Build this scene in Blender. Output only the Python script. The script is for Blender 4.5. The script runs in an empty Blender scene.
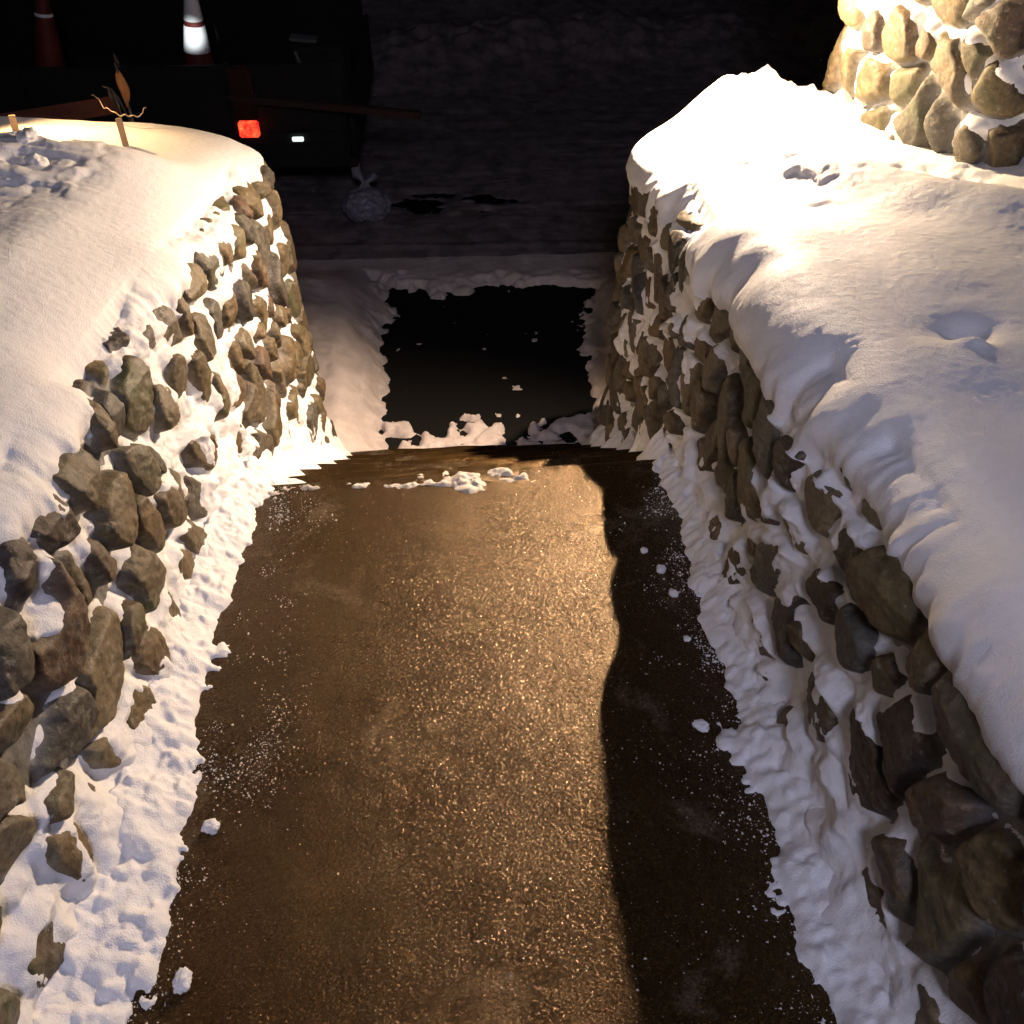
import bpy, bmesh, math, random
import numpy as np
from mathutils import Vector, Matrix

rng = np.random.default_rng(7)
random.seed(7)
scn = bpy.context.scene
COL = scn.collection

# ------------------------------------------------------------------ helpers
def tag(o, label=None, cat=None, group=None, kind=None):
    if label: o['label'] = label
    if cat: o['category'] = cat
    if group: o['group'] = group
    if kind: o['kind'] = kind
    return o

def empty(name, loc, rz=0):
    o = bpy.data.objects.new(name, None); COL.objects.link(o)
    o.location = loc; o.rotation_euler = (0, 0, rz); o.empty_display_size = .1
    return o

def link_bm(name, bm, mat, parent=None, smooth=True):
    bmesh.ops.recalc_face_normals(bm, faces=bm.faces)
    me = bpy.data.meshes.new(name); bm.to_mesh(me); bm.free()
    if smooth: me.polygons.foreach_set('use_smooth', [True]*len(me.polygons))
    me.materials.append(mat)
    o = bpy.data.objects.new(name, me); COL.objects.link(o)
    if parent: o.parent = parent
    return o

def grid_mesh(name, P, mat, parent=None, flip=False, attrs=None, mask=None):
    """P: (n,m,3) array of points -> quad grid mesh"""
    n, m = P.shape[:2]
    idx = np.arange(n*m).reshape(n, m)
    a, b, c, d = idx[:-1, :-1], idx[1:, :-1], idx[1:, 1:], idx[:-1, 1:]
    q = np.stack([a, b, c, d] if not flip else [a, d, c, b], -1).reshape(-1, 4)
    if mask is not None:
        mk = mask.reshape(-1)
        q = q[mk[q].any(1)]
    used = np.zeros(n*m, bool); used[q.ravel()] = True
    remap = -np.ones(n*m, int); remap[used] = np.arange(used.sum())
    V = P.reshape(-1, 3)[used]; q = remap[q]
    me = bpy.data.meshes.new(name)
    me.vertices.add(len(V)); me.vertices.foreach_set('co', V.astype(np.float32).ravel())
    me.loops.add(q.size); me.loops.foreach_set('vertex_index', q.astype(np.int32).ravel())
    me.polygons.add(len(q)); me.polygons.foreach_set('loop_start', np.arange(0, q.size, 4, dtype=np.int32))
    me.polygons.foreach_set('use_smooth', np.ones(len(q), bool))
    me.update(calc_edges=True)
    if attrs:
        for k, v in attrs.items():
            at = me.attributes.new(k, 'FLOAT', 'POINT')
            at.data.foreach_set('value', v.reshape(-1)[used].astype(np.float32))
    me.materials.append(mat)
    o = bpy.data.objects.new(name, me); COL.objects.link(o)
    if parent: o.parent = parent
    return o

def _h(ix, iy, iz, seed):
    n = (ix.astype(np.int64)*374761393 + iy.astype(np.int64)*668265263 + iz.astype(np.int64)*2147483647 + seed*974711) & 0xffffffff
    n = ((n ^ (n >> 13))*1274126177) & 0xffffffff
    n = ((n ^ (n >> 15))*2246822519) & 0xffffffff
    n = n ^ (n >> 16)
    return (n & 0xffffff)/float(0xffffff)

def vnoise(x, y, z, seed=0):
    x, y, z = np.broadcast_arrays(x, y, z)
    fx, fy, fz = np.floor(x), np.floor(y), np.floor(z)
    ix, iy, iz = fx.astype(np.int64), fy.astype(np.int64), fz.astype(np.int64)
    u, v, w = x-fx, y-fy, z-fz
    u = u*u*u*(u*(u*6-15)+10); v = v*v*v*(v*(v*6-15)+10); w = w*w*w*(w*(w*6-15)+10)
    def c(a, b, d): return _h(ix+a, iy+b, iz+d, seed)
    x00 = c(0,0,0)*(1-u)+c(1,0,0)*u; x10 = c(0,1,0)*(1-u)+c(1,1,0)*u
    x01 = c(0,0,1)*(1-u)+c(1,0,1)*u; x11 = c(0,1,1)*(1-u)+c(1,1,1)*u
    return ((x00*(1-v)+x10*v)*(1-w)+(x01*(1-v)+x11*v)*w)*2-1

def fbm(x, y, z, seed=0, oct=4, gain=.5):
    a, s, t = 1., 0., 0.
    for k in range(oct):
        s = s + a*vnoise(x*2**k+17.3*k, y*2**k-9.1*k, z*2**k+5.7*k, seed+k*31); t += a; a *= gain
    return s/t

def sstep(a, b, x):
    t = np.clip((x-a)/(b-a), 0, 1); return t*t*(3-2*t)

def gauss(x, y, cx, cy, sx, sy, rot=0):
    c, s = math.cos(rot), math.sin(rot)
    u = (x-cx)*c+(y-cy)*s; v = -(x-cx)*s+(y-cy)*c
    return np.exp(-(u/sx)**2-(v/sy)**2)

# ------------------------------------------------------------------ materials
class NT:
    def __init__(self, name):
        self.m = bpy.data.materials.new(name); self.m.use_nodes = True
        self.t = self.m.node_tree; self.n = self.t.nodes; self.l = self.t.links
        self.b = self.n['Principled BSDF']
        self.co = self.n.new('ShaderNodeTexCoord').outputs['Object']
    def noise(self, scale, detail=4, rough=.55, vec=None, dist=0):
        n = self.n.new('ShaderNodeTexNoise'); n.inputs['Scale'].default_value = scale
        n.inputs['Detail'].default_value = detail; n.inputs['Roughness'].default_value = rough
        n.inputs['Distortion'].default_value = dist
        self.l.new(vec or self.co, n.inputs['Vector']); return n.outputs['Fac']
    def voro(self, scale, feature='F1', out='Distance', vec=None):
        n = self.n.new('ShaderNodeTexVoronoi'); n.inputs['Scale'].default_value = scale; n.feature = feature
        self.l.new(vec or self.co, n.inputs['Vector']); return n.outputs[out]
    def ramp(self, src, stops, interp='LINEAR'):
        n = self.n.new('ShaderNodeValToRGB'); cr = n.color_ramp; cr.interpolation = interp
        while len(cr.elements) < len(stops): cr.elements.new(.5)
        for e, (p, c) in zip(cr.elements, stops):
            e.position = p; e.color = (*c, 1) if len(c) == 3 else c
        self.l.new(src, n.inputs['Fac']); return n.outputs['Color']
    def mix(self, fac, a, b, mode='MIX'):
        n = self.n.new('ShaderNodeMix'); n.data_type = 'RGBA'; n.blend_type = mode
        for v, k in ((fac, 0), (a, 6), (b, 7)):
            if hasattr(v, 'links'): self.l.new(v, n.inputs[k])
            elif k == 0: n.inputs[0].default_value = v
            else: n.inputs[k].default_value = (*v, 1)
        return n.outputs[2]
    def math(self, op, a, b=0.):
        n = self.n.new('ShaderNodeMath'); n.operation = op
        for v, k in ((a, 0), (b, 1)):
            if hasattr(v, 'links'): self.l.new(v, n.inputs[k])
            else: n.inputs[k].default_value = v
        return n.outputs[0]
    def attr(self, name):
        n = self.n.new('ShaderNodeAttribute'); n.attribute_name = name; return n.outputs['Fac']
    def mapping(self, scale):
        n = self.n.new('ShaderNodeMapping'); n.inputs['Scale'].default_value = scale
        self.l.new(self.co, n.inputs['Vector']); return n.outputs['Vector']
    def bump(self, h, strength, dist, prev=None):
        n = self.n.new('ShaderNodeBump'); n.inputs['Strength'].default_value = strength
        n.inputs['Distance'].default_value = dist; self.l.new(h, n.inputs['Height'])
        if prev is not None: self.l.new(prev, n.inputs['Normal'])
        return n.outputs['Normal']
    def set(self, **k):
        for key, v in k.items():
            i = self.b.inputs[key.replace('_', ' ')]
            if hasattr(v, 'links'): self.l.new(v, i)
            else: i.default_value = (*v, 1) if isinstance(v, tuple) and len(v) == 3 else v
        return self.m

def mat_snow(name, col=(.84, .845, .87), dirt=0.0, dcol=(.30, .25, .2)):
    t = NT(name)
    g = t.noise(260, 3, .7); g2 = t.noise(45, 4, .6); g3 = t.noise(9, 3, .5)
    c = t.mix(t.ramp(g2, [(.3, (0, 0, 0)), (.75, (1, 1, 1))]), tuple(x*.94 for x in col), col)
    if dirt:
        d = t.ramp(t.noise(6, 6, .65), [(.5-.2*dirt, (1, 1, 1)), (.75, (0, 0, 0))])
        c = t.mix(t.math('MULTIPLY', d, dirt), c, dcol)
    nb = t.bump(g, .8, .003); nb = t.bump(g2, .4, .004, nb)
    rr = t.ramp(g3, [(.3, (.45,)*3), (.7, (.7,)*3)])
    t.set(Base_Color=c, Roughness=rr, Normal=nb)
    t.b.inputs['Specular IOR Level'].default_value = .35
    t.b.inputs['Subsurface Weight'].default_value = .12
    t.b.inputs['Subsurface Radius'].default_value = (.6, .8, 1.0)
    t.b.inputs['Subsurface Scale'].default_value = .012
    return t.m

def mat_stone():
    t = NT('cobble_stone')
    r = t.attr('tone')
    base = t.ramp(r, [(0, (.075, .052, .03)), (.14, (.15, .11, .05)), (.3, (.11, .088, .055)), (.46, (.19, .15, .085)),
                      (.6, (.10, .095, .08)), (.72, (.06, .045, .035)), (.86, (.17, .12, .055)), (1, (.12, .075, .05))])
    n1 = t.noise(14, 7, .62); n2 = t.noise(60, 5, .7); n3 = t.noise(4, 4, .6)
    base = t.mix(1.0, base, (.8, .78, .76), 'MULTIPLY')
    c = t.mix(.75, base, t.ramp(n1, [(.28, (.3, .28, .26)), (.5, (.9, .9, .9)), (.72, (1.45, 1.4, 1.3))]), 'MULTIPLY')
    c = t.mix(.85, c, t.ramp(n2, [(.3, (.4, .4, .4)), (.65, (1.4, 1.4, 1.4))]), 'MULTIPLY')
    # lichen blotches of pale green grey, and moss
    lich = t.ramp(t.noise(22, 6, .7), [(.57, (0, 0, 0)), (.66, (1, 1, 1))])
    c = t.mix(t.math('MULTIPLY', lich, .6), c, (.21, .20, .14))
    moss = t.ramp(n3, [(.55, (0, 0, 0)), (.68, (1, 1, 1))])
    c = t.mix(t.math('MULTIPLY', moss, .55), c, (.055, .07, .02))
    # mortar joints
    j = t.attr('joint')
    mort = t.mix(n2, (.08, .078, .075), (.24, .235, .23))
    c = t.mix(j, c, mort)
    # powder frost that clings to rough joints
    fr = t.math('MULTIPLY', t.ramp(t.noise(38, 7, .75), [(.60, (0, 0, 0)), (.68, (1, 1, 1))]), t.math('ADD', t.math('MULTIPLY', j, .6), .25))
    c = t.mix(fr, c, (.7, .71, .74))
    nb = t.bump(n1, .6, .014); nb = t.bump(n2, .7, .005, nb); nb = t.bump(t.noise(190, 3, .7), .4, .001, nb)
    t.set(Base_Color=c, Roughness=t.ramp(n1, [(.3, (.42,)*3), (.7, (.75,)*3)]), Normal=nb)
    return t.m

def mat_path():
    t = NT('wet_path_concrete')
    fac = t.voro(470, out='Color')
    v = t.voro(150); vc = t.voro(210, out='Color')
    n1 = t.noise(2.2, 6, .6); n2 = t.noise(90, 4, .7); n3 = t.noise(9, 6, .65); n4 = t.noise(500, 2, .6)
    c = t.mix(n1, (.017, .0098, .0034), (.029, .0168, .0060))
    c = t.mix(.8, c, t.ramp(n2, [(.3, (.45,)*3), (.7, (1.5,)*3)]), 'MULTIPLY')
    c = t.mix(t.ramp(v, [(.0, (.55,)*3), (.3, (0, 0, 0))]), c, (.05, .030, .012))
    c = t.mix(.7, c, t.ramp(n3, [(.3, (.75, .74, .72)), (.7, (1.2, 1.2, 1.2))]), 'MULTIPLY')
    # dried salt blotches
    s = t.math('MULTIPLY', t.ramp(t.noise(3.1, 8, .62, dist=.6), [(.575, (0, 0, 0)), (.66, (1, 1, 1))]),
               t.ramp(t.noise(120, 3, .7), [(.35, (0, 0, 0)), (.6, (1, 1, 1))]))
    c = t.mix(t.math('MULTIPLY', s, .28), c, (.34, .28, .20))
    sp = t.ramp(t.voro(75, out='Distance'), [(.0, (1, 1, 1)), (.07, (1, 1, 1)), (.10, (0, 0, 0))])
    spm = t.ramp(t.noise(7, 4, .7), [(.5, (0, 0, 0)), (.62, (1, 1, 1))])
    c = t.mix(t.math('MULTIPLY', sp, spm), c, (.62, .6, .56))
    nb = t.bump(n2, .5, .005); nb = t.bump(v, .4, .003, nb); nb = t.bump(n4, .6, .0014, nb)
    # tiny ice facets, each tilted its own way
    def vm(op, a, b):
        n = t.n.new('ShaderNodeVectorMath'); n.operation = op
        for q, k in ((a, 0), (b, 1)):
            if hasattr(q, 'links'): t.l.new(q, n.inputs[k])
            else: n.inputs[k].default_value = q
        return n.outputs[0]
    tilt = vm('MULTIPLY', vm('SUBTRACT', fac, (.5, .5, .5)), (.42, .42, .2))
    nb = vm('NORMALIZE', vm('ADD', nb, tilt), (0, 0, 0))
    ro = t.ramp(n3, [(.3, (.245,)*3), (.7, (.275,)*3)])
    t.set(Base_Color=c, Roughness=ro, Normal=nb)
    t.b.inputs['Specular IOR Level'].default_value = .75
    t.b.inputs['Specular Tint'].default_value = (1, .56, .19, 1)  # warm light put into the tint, turning the glints amber
    return t.m

def mat_simple(name, col, rough=.6, metal=0, nscale=30, var=.25, bump=.2, emit=None, es=0):
    t = NT(name)
    n = t.noise(nscale, 5, .6)
    c = t.mix(n, tuple(x*(1-var) for x in col), tuple(min(1, x*(1+var)) for x in col))
    t.set(Base_Color=c, Roughness=rough, Metallic=metal, Normal=t.bump(n, bump, .003))
    if emit:
        t.b.inputs['Emission Color'].default_value = (*emit, 1); t.b.inputs['Emission Strength'].default_value = es
    return t.m

M_SNOW = mat_snow('fresh_snow')
M_SNOWD = mat_snow('trodden_snow', (.76, .68, .66), .4, (.2, .17, .16))
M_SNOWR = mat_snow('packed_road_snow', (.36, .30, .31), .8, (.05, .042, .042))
M_STONE = mat_stone()
M_PATH = mat_path()

# asphalt
t = NT('wet_asphalt'); nn = t.noise(120, 4, .7)
t.b.inputs['Specular IOR Level'].default_value = .12
M_ASPH = t.set(Base_Color=t.mix(nn, (.004, .004, .004), (.012, .0115, .0115)), Roughness=.85, Normal=t.bump(nn, .8, .006))

# ------------------------------------------------------------------ layout
SL = .1763                       # fall of the path
LIP = 2.33; RUN = .25; RISE = .1835; NST = 7
ZL = -1.70                       # level of the pavement below the steps
YL = LIP + RUN*NST
def lip_y(x): return 2.365 + .07*x
def ztop(y): return .665 - SL*y
def zfloor(y):
    y = np.asarray(y, float)
    z = -SL*y
    st = -SL*LIP - (y-LIP)*RISE/RUN - .02
    z = np.where(y > LIP, st, z)
    return np.maximum(z, ZL)

# ------------------------------------------------------------------ cobble field
class Cobbles:
    def __init__(self, seed, cw=.150, ch=.168, depth=(.034, .062)):
        self.seed, self.cw, self.ch, self.depth = seed, cw, ch, depth
    def __call__(self, s, z):
        cw, ch, sd = self.cw, self.ch, self.seed
        s = s + .035*vnoise(s*7, z*7, 0*s, sd+5) + .006*vnoise(s*22, z*22, 0*s, sd+6)
        z = z + .035*vnoise(s*7, z*7, 0*s+9, sd+7) + .006*vnoise(s*22, z*22, 0*s+3, sd+8)
        gi, gj = np.floor(s/cw), np.floor(z/ch)
        F1 = np.full(s.shape, 9.); F2 = np.full(s.shape, 9.); ID = np.zeros(s.shape); PR = np.zeros(s.shape)
        TX = np.zeros(s.shape); TZ = np.zeros(s.shape)
        for dj in (-2, -1, 0, 1, 2):
            for di in (-2, -1, 0, 1, 2):
                i, j = gi+di, gj+dj
                def r(k): return _h(i.astype(np.int64), j.astype(np.int64), np.full(i.shape, k, np.int64), sd)
                off = np.where((j.astype(int) % 2) == 0, .25, -.25)
                cx = (i+.5+off+(r(1)-.5)*.7)*cw; cz = (j+.5+(r(2)-.5)*.6)*ch
                size = .62+.80*r(3)**1.2
                asp = .8+.42*r(4)
                an = (r(5)-.5)*1.3
                dx, dz = s-cx, z-cz
                u = dx*np.cos(an)+dz*np.sin(an); v = -dx*np.sin(an)+dz*np.cos(an)
                d = np.sqrt((u*asp)**2+(v/asp)**2)/size
                d = d + .02*(r(9) < .1)
                near = d < F1
                F2 = np.where(near, F1, np.minimum(F2, d))
                ID = np.where(near, r(6), ID); PR = np.where(near, r(7), PR)
                TX = np.where(near, (r(10)-.5)*dx, TX); TZ = np.where(near, (r(11)-.5)*dz, TZ)
                F1 = np.where(near, d, F1)
        e = F2-F1
        body = sstep(.005, .046, e)**.7
        dome = 1-.28*(F1/.11)**2
        amp = self.depth[0]+(self.depth[1]-self.depth[0])*PR
        body = body*sstep(-.05, .42, 1-(F1/.098)**2.2)**.8
        h = amp*body*np.clip(dome, .15, 1) + .35*body*(TX+TZ)
        joint = np.maximum(1-sstep(.006, .030, e), sstep(.25, .0, 1-(F1/.098)**2.2))
        return h, ID, joint

def blur(a, k0, k1):
    for ax, k in ((0, k0), (1, k1)):
        if k < 1: continue
        for _ in range(2):
            p = np.pad(a, [(k, k) if i == ax else (0, 0) for i in (0, 1)], mode='edge')
            c = np.cumsum(p, axis=ax, dtype=float)
            c = np.concatenate([np.zeros_like(np.take(c, [0], axis=ax)), c], axis=ax)
            n = a.shape[ax]
            a = (np.take(c, np.arange(2*k+1, 2*k+1+n), axis=ax)-np.take(c, np.arange(n), axis=ax))/(2*k+1)
    return a

# ------------------------------------------------------------------ snow top heights
def htop(side, x, y):
    """height of the snow above the wall top at plan point (x, y)"""
    d = np.abs(x)-.70
    if side > 0:
        h = .075 + .04*gauss(x, y, .72, 2.2, .25, .55) + .02*sstep(.05, .45, d) + .03*sstep(.5, 2, d)
        h += .155*sstep(.0, .85, gauss(x, y, 1.01, 3.95, .33, .45)) + .03*vnoise(x*11, y*5, 0*x, 77)*gauss(x, y, 1.05, 3.9, .3, .3) + .03*fbm(x*24, y*16, 0*x, 78, 3)*gauss(x, y, 1.1, 3.95, .4, .2) + .05*gauss(x, y, 1.5, 4.0, .2, .3) + .03*gauss(x, y, .84, 3.95, .12, .2)
        h += .05*gauss(x, y, .85, 3.55, .15, .2) + .035*gauss(x, y, .75, 3.12, .09, .09)
        # ridge of shovelled snow running from the wall edge to the pillar
        u = (x-1.1)*math.cos(-.89)+(y-2.9)*math.sin(-.89); v = -(x-1.1)*math.sin(-.89)+(y-2.9)*math.cos(-.89)
        h += .085*np.exp(-(v/.15)**2)*sstep(-.38, .0, u)*sstep(1.6, .6, u)
        h += .05*gauss(x, y, 1.25, 2.2, .35, .5)
        # trough between the ridge and the far snow
        h -= .05*np.exp(-((v-.38)/.18)**2)*sstep(-.3, .2, u)
        # broken lumps beside the ridge
        z = np.clip(gauss(x, y, .87, 2.95, .17, .33)*1.3, 0, 1)
        h += z*.045*np.abs(fbm(x*9, y*9, 0*x, 71, 3)) + z*.03*sstep(.05, .2, vnoise(x*14, y*14, 0*x, 72)) - z*.03
        h += .03*gauss(x, y, .95, 1.55, .1, .12)*1.0 - .04*gauss(x, y, 1.04, 1.72, .07, .05, .5) + .03*gauss(x, y, 1.0, 1.63, .035, .03)
        z2 = gauss(x, y, 1.1, 3.95, .5, .3)
        h += z2*.07*np.abs(fbm(x*10, y*10, 0*x, 74, 4))
        z3 = gauss(x, y, 1.45, 3.0, .3, .25)
        h += z3*.05*fbm(x*11, y*14, 0*x, 75, 4)
    else:
        h = .06 + .09*sstep(0, .5, d) + .06*sstep(.5, 2, d)
        h += .035*sstep(2.8, 3.2, y)*sstep(3.45, 3.22, y)*sstep(.12, .35, d)
        h -= .05*sstep(3.22, 3.42, y)*sstep(.12, .45, d)*sstep(4.15, 3.9, y)
        z = gauss(x, y, -1.55, 3.05, .34, .42)
        b = np.clip(vnoise(x*9, y*9, 0*x, 81)*1.6, -.3, 1)
        b2 = np.clip(vnoise(x*17+3, y*17, 0*x, 82)*1.6, -.3, 1)
        h += z*(.036*sstep(-.1, .5, b)+.03*np.abs(b2)+.012*fbm(x*34, y*34, 0*x, 83, 3)+.03)
        h += .02*gauss(x, y, -1.1, 2.2, .2, .6, .3)
    h += .018*fbm(x*2.3, y*2.3, 0*x, 60+side, 3) + .0035*fbm(x*9, y*9, 0*x, 63+side, 4)
    h += .0008*fbm(x*45, y*45, 0*x, 66, 3)
    return h

# ------------------------------------------------------------------ sweeps for the two retaining walls
def plan(side):
    X = .675 if side > 0 else .79
    R = .28; ye = 4.06
    pts, nrm, ss = [], [], []
    y = -1.2; s = 0
    ys = []
    while y < ye-R:
        ys.append(y); y += .0058 if .35 < y < 2.6 else (.009 if y >= 2.6 else .02)
    for y in ys: pts.append((X, y)); nrm.append((-1, 0))
    n = 50
    for k in range(n+1):
        a = math.pi/2*k/n
        pts.append((X+R-R*math.cos(a), ye-R+R*math.sin(a))); nrm.append((-math.cos(a), math.sin(a)))
    x = X+R
    while x < 7:
        x += .03 if x < 2.2 else .2
        pts.append((x, ye)); nrm.append((0, 1))
    P = np.array(pts); N = np.array(nrm)
    w = (.018*np.interp(P[:, 1], np.linspace(-1.2, 4.1, 12), np.random.default_rng(3+side).uniform(-1, 1, 12)))
    P = P+N*w[:, None]*(np.abs(N[:, :1]) > .99)
    P[:, 0] *= side; N[:, 0] *= side
    d = np.r_[0, np.cumsum(np.hypot(*np.diff(P, axis=0).T))]
    return P, N, d

def lin(a, b, n): return np.linspace(a, b, n)

def build_wall(side):
    P, N, S = plan(side)
    n = len(P)
    onside = np.abs(N[:, 0])            # 1 along the path, 0 on the street face
    zf = np.where(onside > .5, zfloor(P[:, 1]), ZL)
    zf = np.where(P[:, 1] > 4.0, ZL, zf)
    zt = ztop(P[:, 1])
    cob = Cobbles(11 if side > 0 else 29)
    r = .075
    # rows -------------------------------------------------- face rows
    nf = 290
    F = lin(0, 1, nf)
    zb = zf-.08
    Zf = zb[:, None]+(zt-r-zb)[:, None]*F[None]
    batter = (.03 if side > 0 else .065)*(zt[:, None]-Zf)
    Xf = P[:, None, 0]+N[:, None, 0]*batter; Yf = P[:, None, 1]+N[:, None, 1]*batter
    NX = np.repeat(N[:, None, 0], nf, 1); NY = np.repeat(N[:, None, 1], nf, 1); NZ = np.zeros_like(NX)
    nr = 22
    A = lin(0, math.pi/2, nr+1)[1:]
    Xr = P[:, None, 0]-N[:, None, 0]*r*(1-np.cos(A)); Yr = P[:, None, 1]-N[:, None, 1]*r*(1-np.cos(A))
    Zr = (zt-r)[:, None]+r*np.sin(A)[None]
    NXr = N[:, None, 0]*np.cos(A); NYr = N[:, None, 1]*np.cos(A); NZr = np.repeat(np.sin(A)[None], n, 0)
    # continuous vertical coordinate for the cobbles (arc length)
    Vf = Zf+SL*P[:, None, 1]*onside[:, None]; Vr = (zt-r)[:, None]+SL*P[:, None, 1]*onside[:, None]+r*A[None]
    X = np.concatenate([Xf, Xr], 1); Y = np.concatenate([Yf, Yr], 1); Z = np.concatenate([Zf, Zr], 1)
    nx = np.concatenate([NX, NXr], 1); ny = np.concatenate([NY, NYr], 1); nz = np.concatenate([NZ, NZr], 1)
    V = np.concatenate([Vf, Vr], 1); SS = np.repeat(S[:, None], nf+nr, 1)
    h, ID, J = cob(SS, V)
    h = h*np.concatenate([np.ones(nf), 1-.55*np.sin(A)])[None]
    h2 = h + (.006*fbm(SS*16, V*16, 0*V, 91, 4)+.0035*fbm(SS*60, V*60, 0*V, 92, 3))*(1-J) + .004*fbm(SS*40, V*40, 0*V, 93, 3)*J
    hs = h2-.03
    PT = np.stack([X+nx*hs, Y+ny*hs, Z+nz*hs], -1)
    # top return, hidden below the snow
    t1 = P-N*.35
    PT = np.concatenate([PT, np.stack([t1[:, 0], t1[:, 1], zt-.03], -1)[:, None]], 1)
    IDa = np.concatenate([ID, ID[:, -1:]], 1); Ja = np.concatenate([J, J[:, -1:]], 1)
    root = empty('stone_wall', (side*.7, 1.5, 0))
    o = grid_mesh('masonry', PT-np.array([side*.7, 1.5, 0]), M_STONE, root, flip=(side < 0), attrs={'tone': IDa, 'joint': Ja})
    if side > 0:
        tag(root, 'low cobblestone wall on the right of the path, its face in shadow', 'stone wall', 'cobblestone walls along the path')
    else:
        tag(root, 'low cobblestone wall on the left of the path, its face lit warm and mostly plastered with snow', 'stone wall', 'cobblestone walls along the path')
    # ------------------------------------------------------ snow on the face, round the edge and over the top
    hb = blur(h, 3, 4)
    dz = np.gradient(V, axis=1)
    up = np.clip(-np.gradient(hb, axis=1)/np.maximum(dz, 1e-4), -1, 1)
    dn = SS*0
    n1 = fbm(SS*3.2, V*3.2, 0*V, 101+side, 4); n2 = fbm(SS*13, V*11, 0*V, 105+side, 4); n3 = fbm(SS*50, V*50, 0*V, 108, 3)
    hf = Z-zf[:, None]                            # height above the ground
    dt = zt[:, None]+r-Z                          # depth below the top
    streak = fbm(SS*14, V*2.5, 0*V, 111+side, 3)
    if side < 0:
        cover = .010+.045*np.exp(-np.clip(hf, 0, 9)/.12)-.011*sstep(1.5, 1.0, Y)
        cover = cover-.010*sstep(2.3, 3.2, Y)*sstep(.2, .5, hf)
    else:
        cover = .002-.003*sstep(2.6, 1.2, Y)+.060*np.exp(-np.clip(hf, 0, 9)/.10)
        pass
    T = cover-.03-.001+hb*.48+(.040*n1+.026*n2+.008*streak)*(1-.55*np.exp(-np.clip(hf, 0, 9)/.12))+.016*np.clip(up, -.3, 1)+.0045*n3
    T = T+.002
    # the cap hanging over the edge
    lobe = .075*fbm(SS*2.2, 0*V, 0*V+4, 121+side, 2)+.018*fbm(SS*8, 0*V, 0*V, 123+side, 2)+.012*fbm(SS*20, V*8, 0*V, 125+side, 3)
    drop = (.055+.05*sstep(3.2, 3.9, SS-1.2) if side > 0 else .035)+lobe
    capw = sstep(drop+.05, drop-.05, dt-.03)
    cap = .070-.008*sstep(2.6, 3.6, Y)*(side > 0)+.005*n1+.002*n2+((np.interp(P[:, 1], [0, 1.5, 2.3, 2.45, 2.65, 2.92, 3.05, 3.12, 3.22, 3.4, 3.6], [.03, .05, .08, .07, .034, .008, .022, .026, .0, -.01, 0])*(onside > .9))[:, None] if side > 0 else 0)
    Tc = T*(1-capw)+cap*capw
    if side < 0: Tc = np.where(capw > 0, np.maximum(Tc, T), Tc)
    # blend at the corner to the vertical mound
    A2 = np.concatenate([np.zeros(nf), np.sin(A)])
    Xs = X+nx*Tc; Ys = Y+ny*Tc; Zs = Z+nz*Tc
    ht0 = htop(side, Xs, Ys)
    
    rows = [np.stack([Xs, Ys, Zs], -1)]
    # top rows
    E = P-N*r
    Q = np.empty_like(P)                           # spine deep in the bank
    Q[:, 0] = side*8; Q[:, 1] = np.minimum(P[:, 1], 3.7)
    tl = np.concatenate([lin(0, .9, 130)[1:], lin(.9, 2.2, 60)[1:], lin(2.2, 6.9, 30)[1:]])
    dirn = Q-E; L = np.hypot(*dirn.T)[:, None]
    fr = tl[None]/7.0
    Xt = E[:, None, 0]+dirn[:, None, 0]*np.clip(fr, 0, 1); Yt = E[:, None, 1]+dirn[:, None, 1]*np.clip(fr, 0, 1)
    # keep the rows of the side stretch straight, pull the street-face rows back gradually
    yy = np.clip(Yt, -9, 4.2)
    ec = cap[:, -1:]; wj = sstep(0, .22, tl)[None]
    Zt_ = ztop(yy)+ec*(1-wj)+htop(side, Xt, Yt)*wj
    rows.append(np.stack([Xt, Yt, Zt_], -1))
    # apron on the ground --------------------------------------------------
    na = 60
    W = lin(.30, 0, na+1)[:-1]
    edge = (.105 if side < 0 else .10)+.045*fbm(S*2.2, 0*S, 0*S, 131+side, 3)+.018*fbm(S*11, 0*S, 0*S, 133+side, 3)
    stair = sstep(LIP-.05, LIP+.25, P[:, 1])
    edge = edge*(1-.35*stair)+.02-(.035*sstep(1.6, .6, P[:, 1]) if side > 0 else -.02*sstep(1.6, .6, P[:, 1]))
    foot = ((.03 if side > 0 else .065)*(zt-zf))[:, None]
    Xa = P[:, None, 0]+N[:, None, 0]*(W+foot); Ya = P[:, None, 1]+N[:, None, 1]*(W+foot)
    zfa = np.where((onside > .5)[:, None], zfloor(Ya)+0*Xa, ZL)
    lyy = lip_y(Xa); fq = np.clip((Ya-lyy)/(RUN*NST), 0, 1); lyy = lyy*(1-fq)+LIP*fq
    zst = np.maximum(-SL*LIP-RISE*np.ceil(np.clip((Ya-lyy)/RUN, 0, 99)), ZL)
    zst = np.where(Ya > lyy, zst, -SL*Ya)
    zfa = np.where((onside > .5)[:, None] & (Ya > LIP-.2), blur(zst, 3, 0), zfa)
    na1 = fbm(Xa*16, Ya*16, 0*Xa, 141, 4); na2 = fbm(Xa*45, Ya*45, 0*Xa, 142, 3); na3 = fbm(Xa*6, Ya*6, 0*Xa, 143, 2)
    q = 1-W[None]/np.maximum(edge[:, None], .02)
    ta = np.where(q > 0, .075*np.clip(q, 0, 1)**.75, q*.03)+.015*na1+.014*na2+.020*na3-.004
    ta = ta+(.05*np.clip(q+.15, 0, 1)+.004)*(stair[:, None])
    ta = np.where(ta < 0, ta*2-.002, ta)
    Za = zfa+ta
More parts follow.
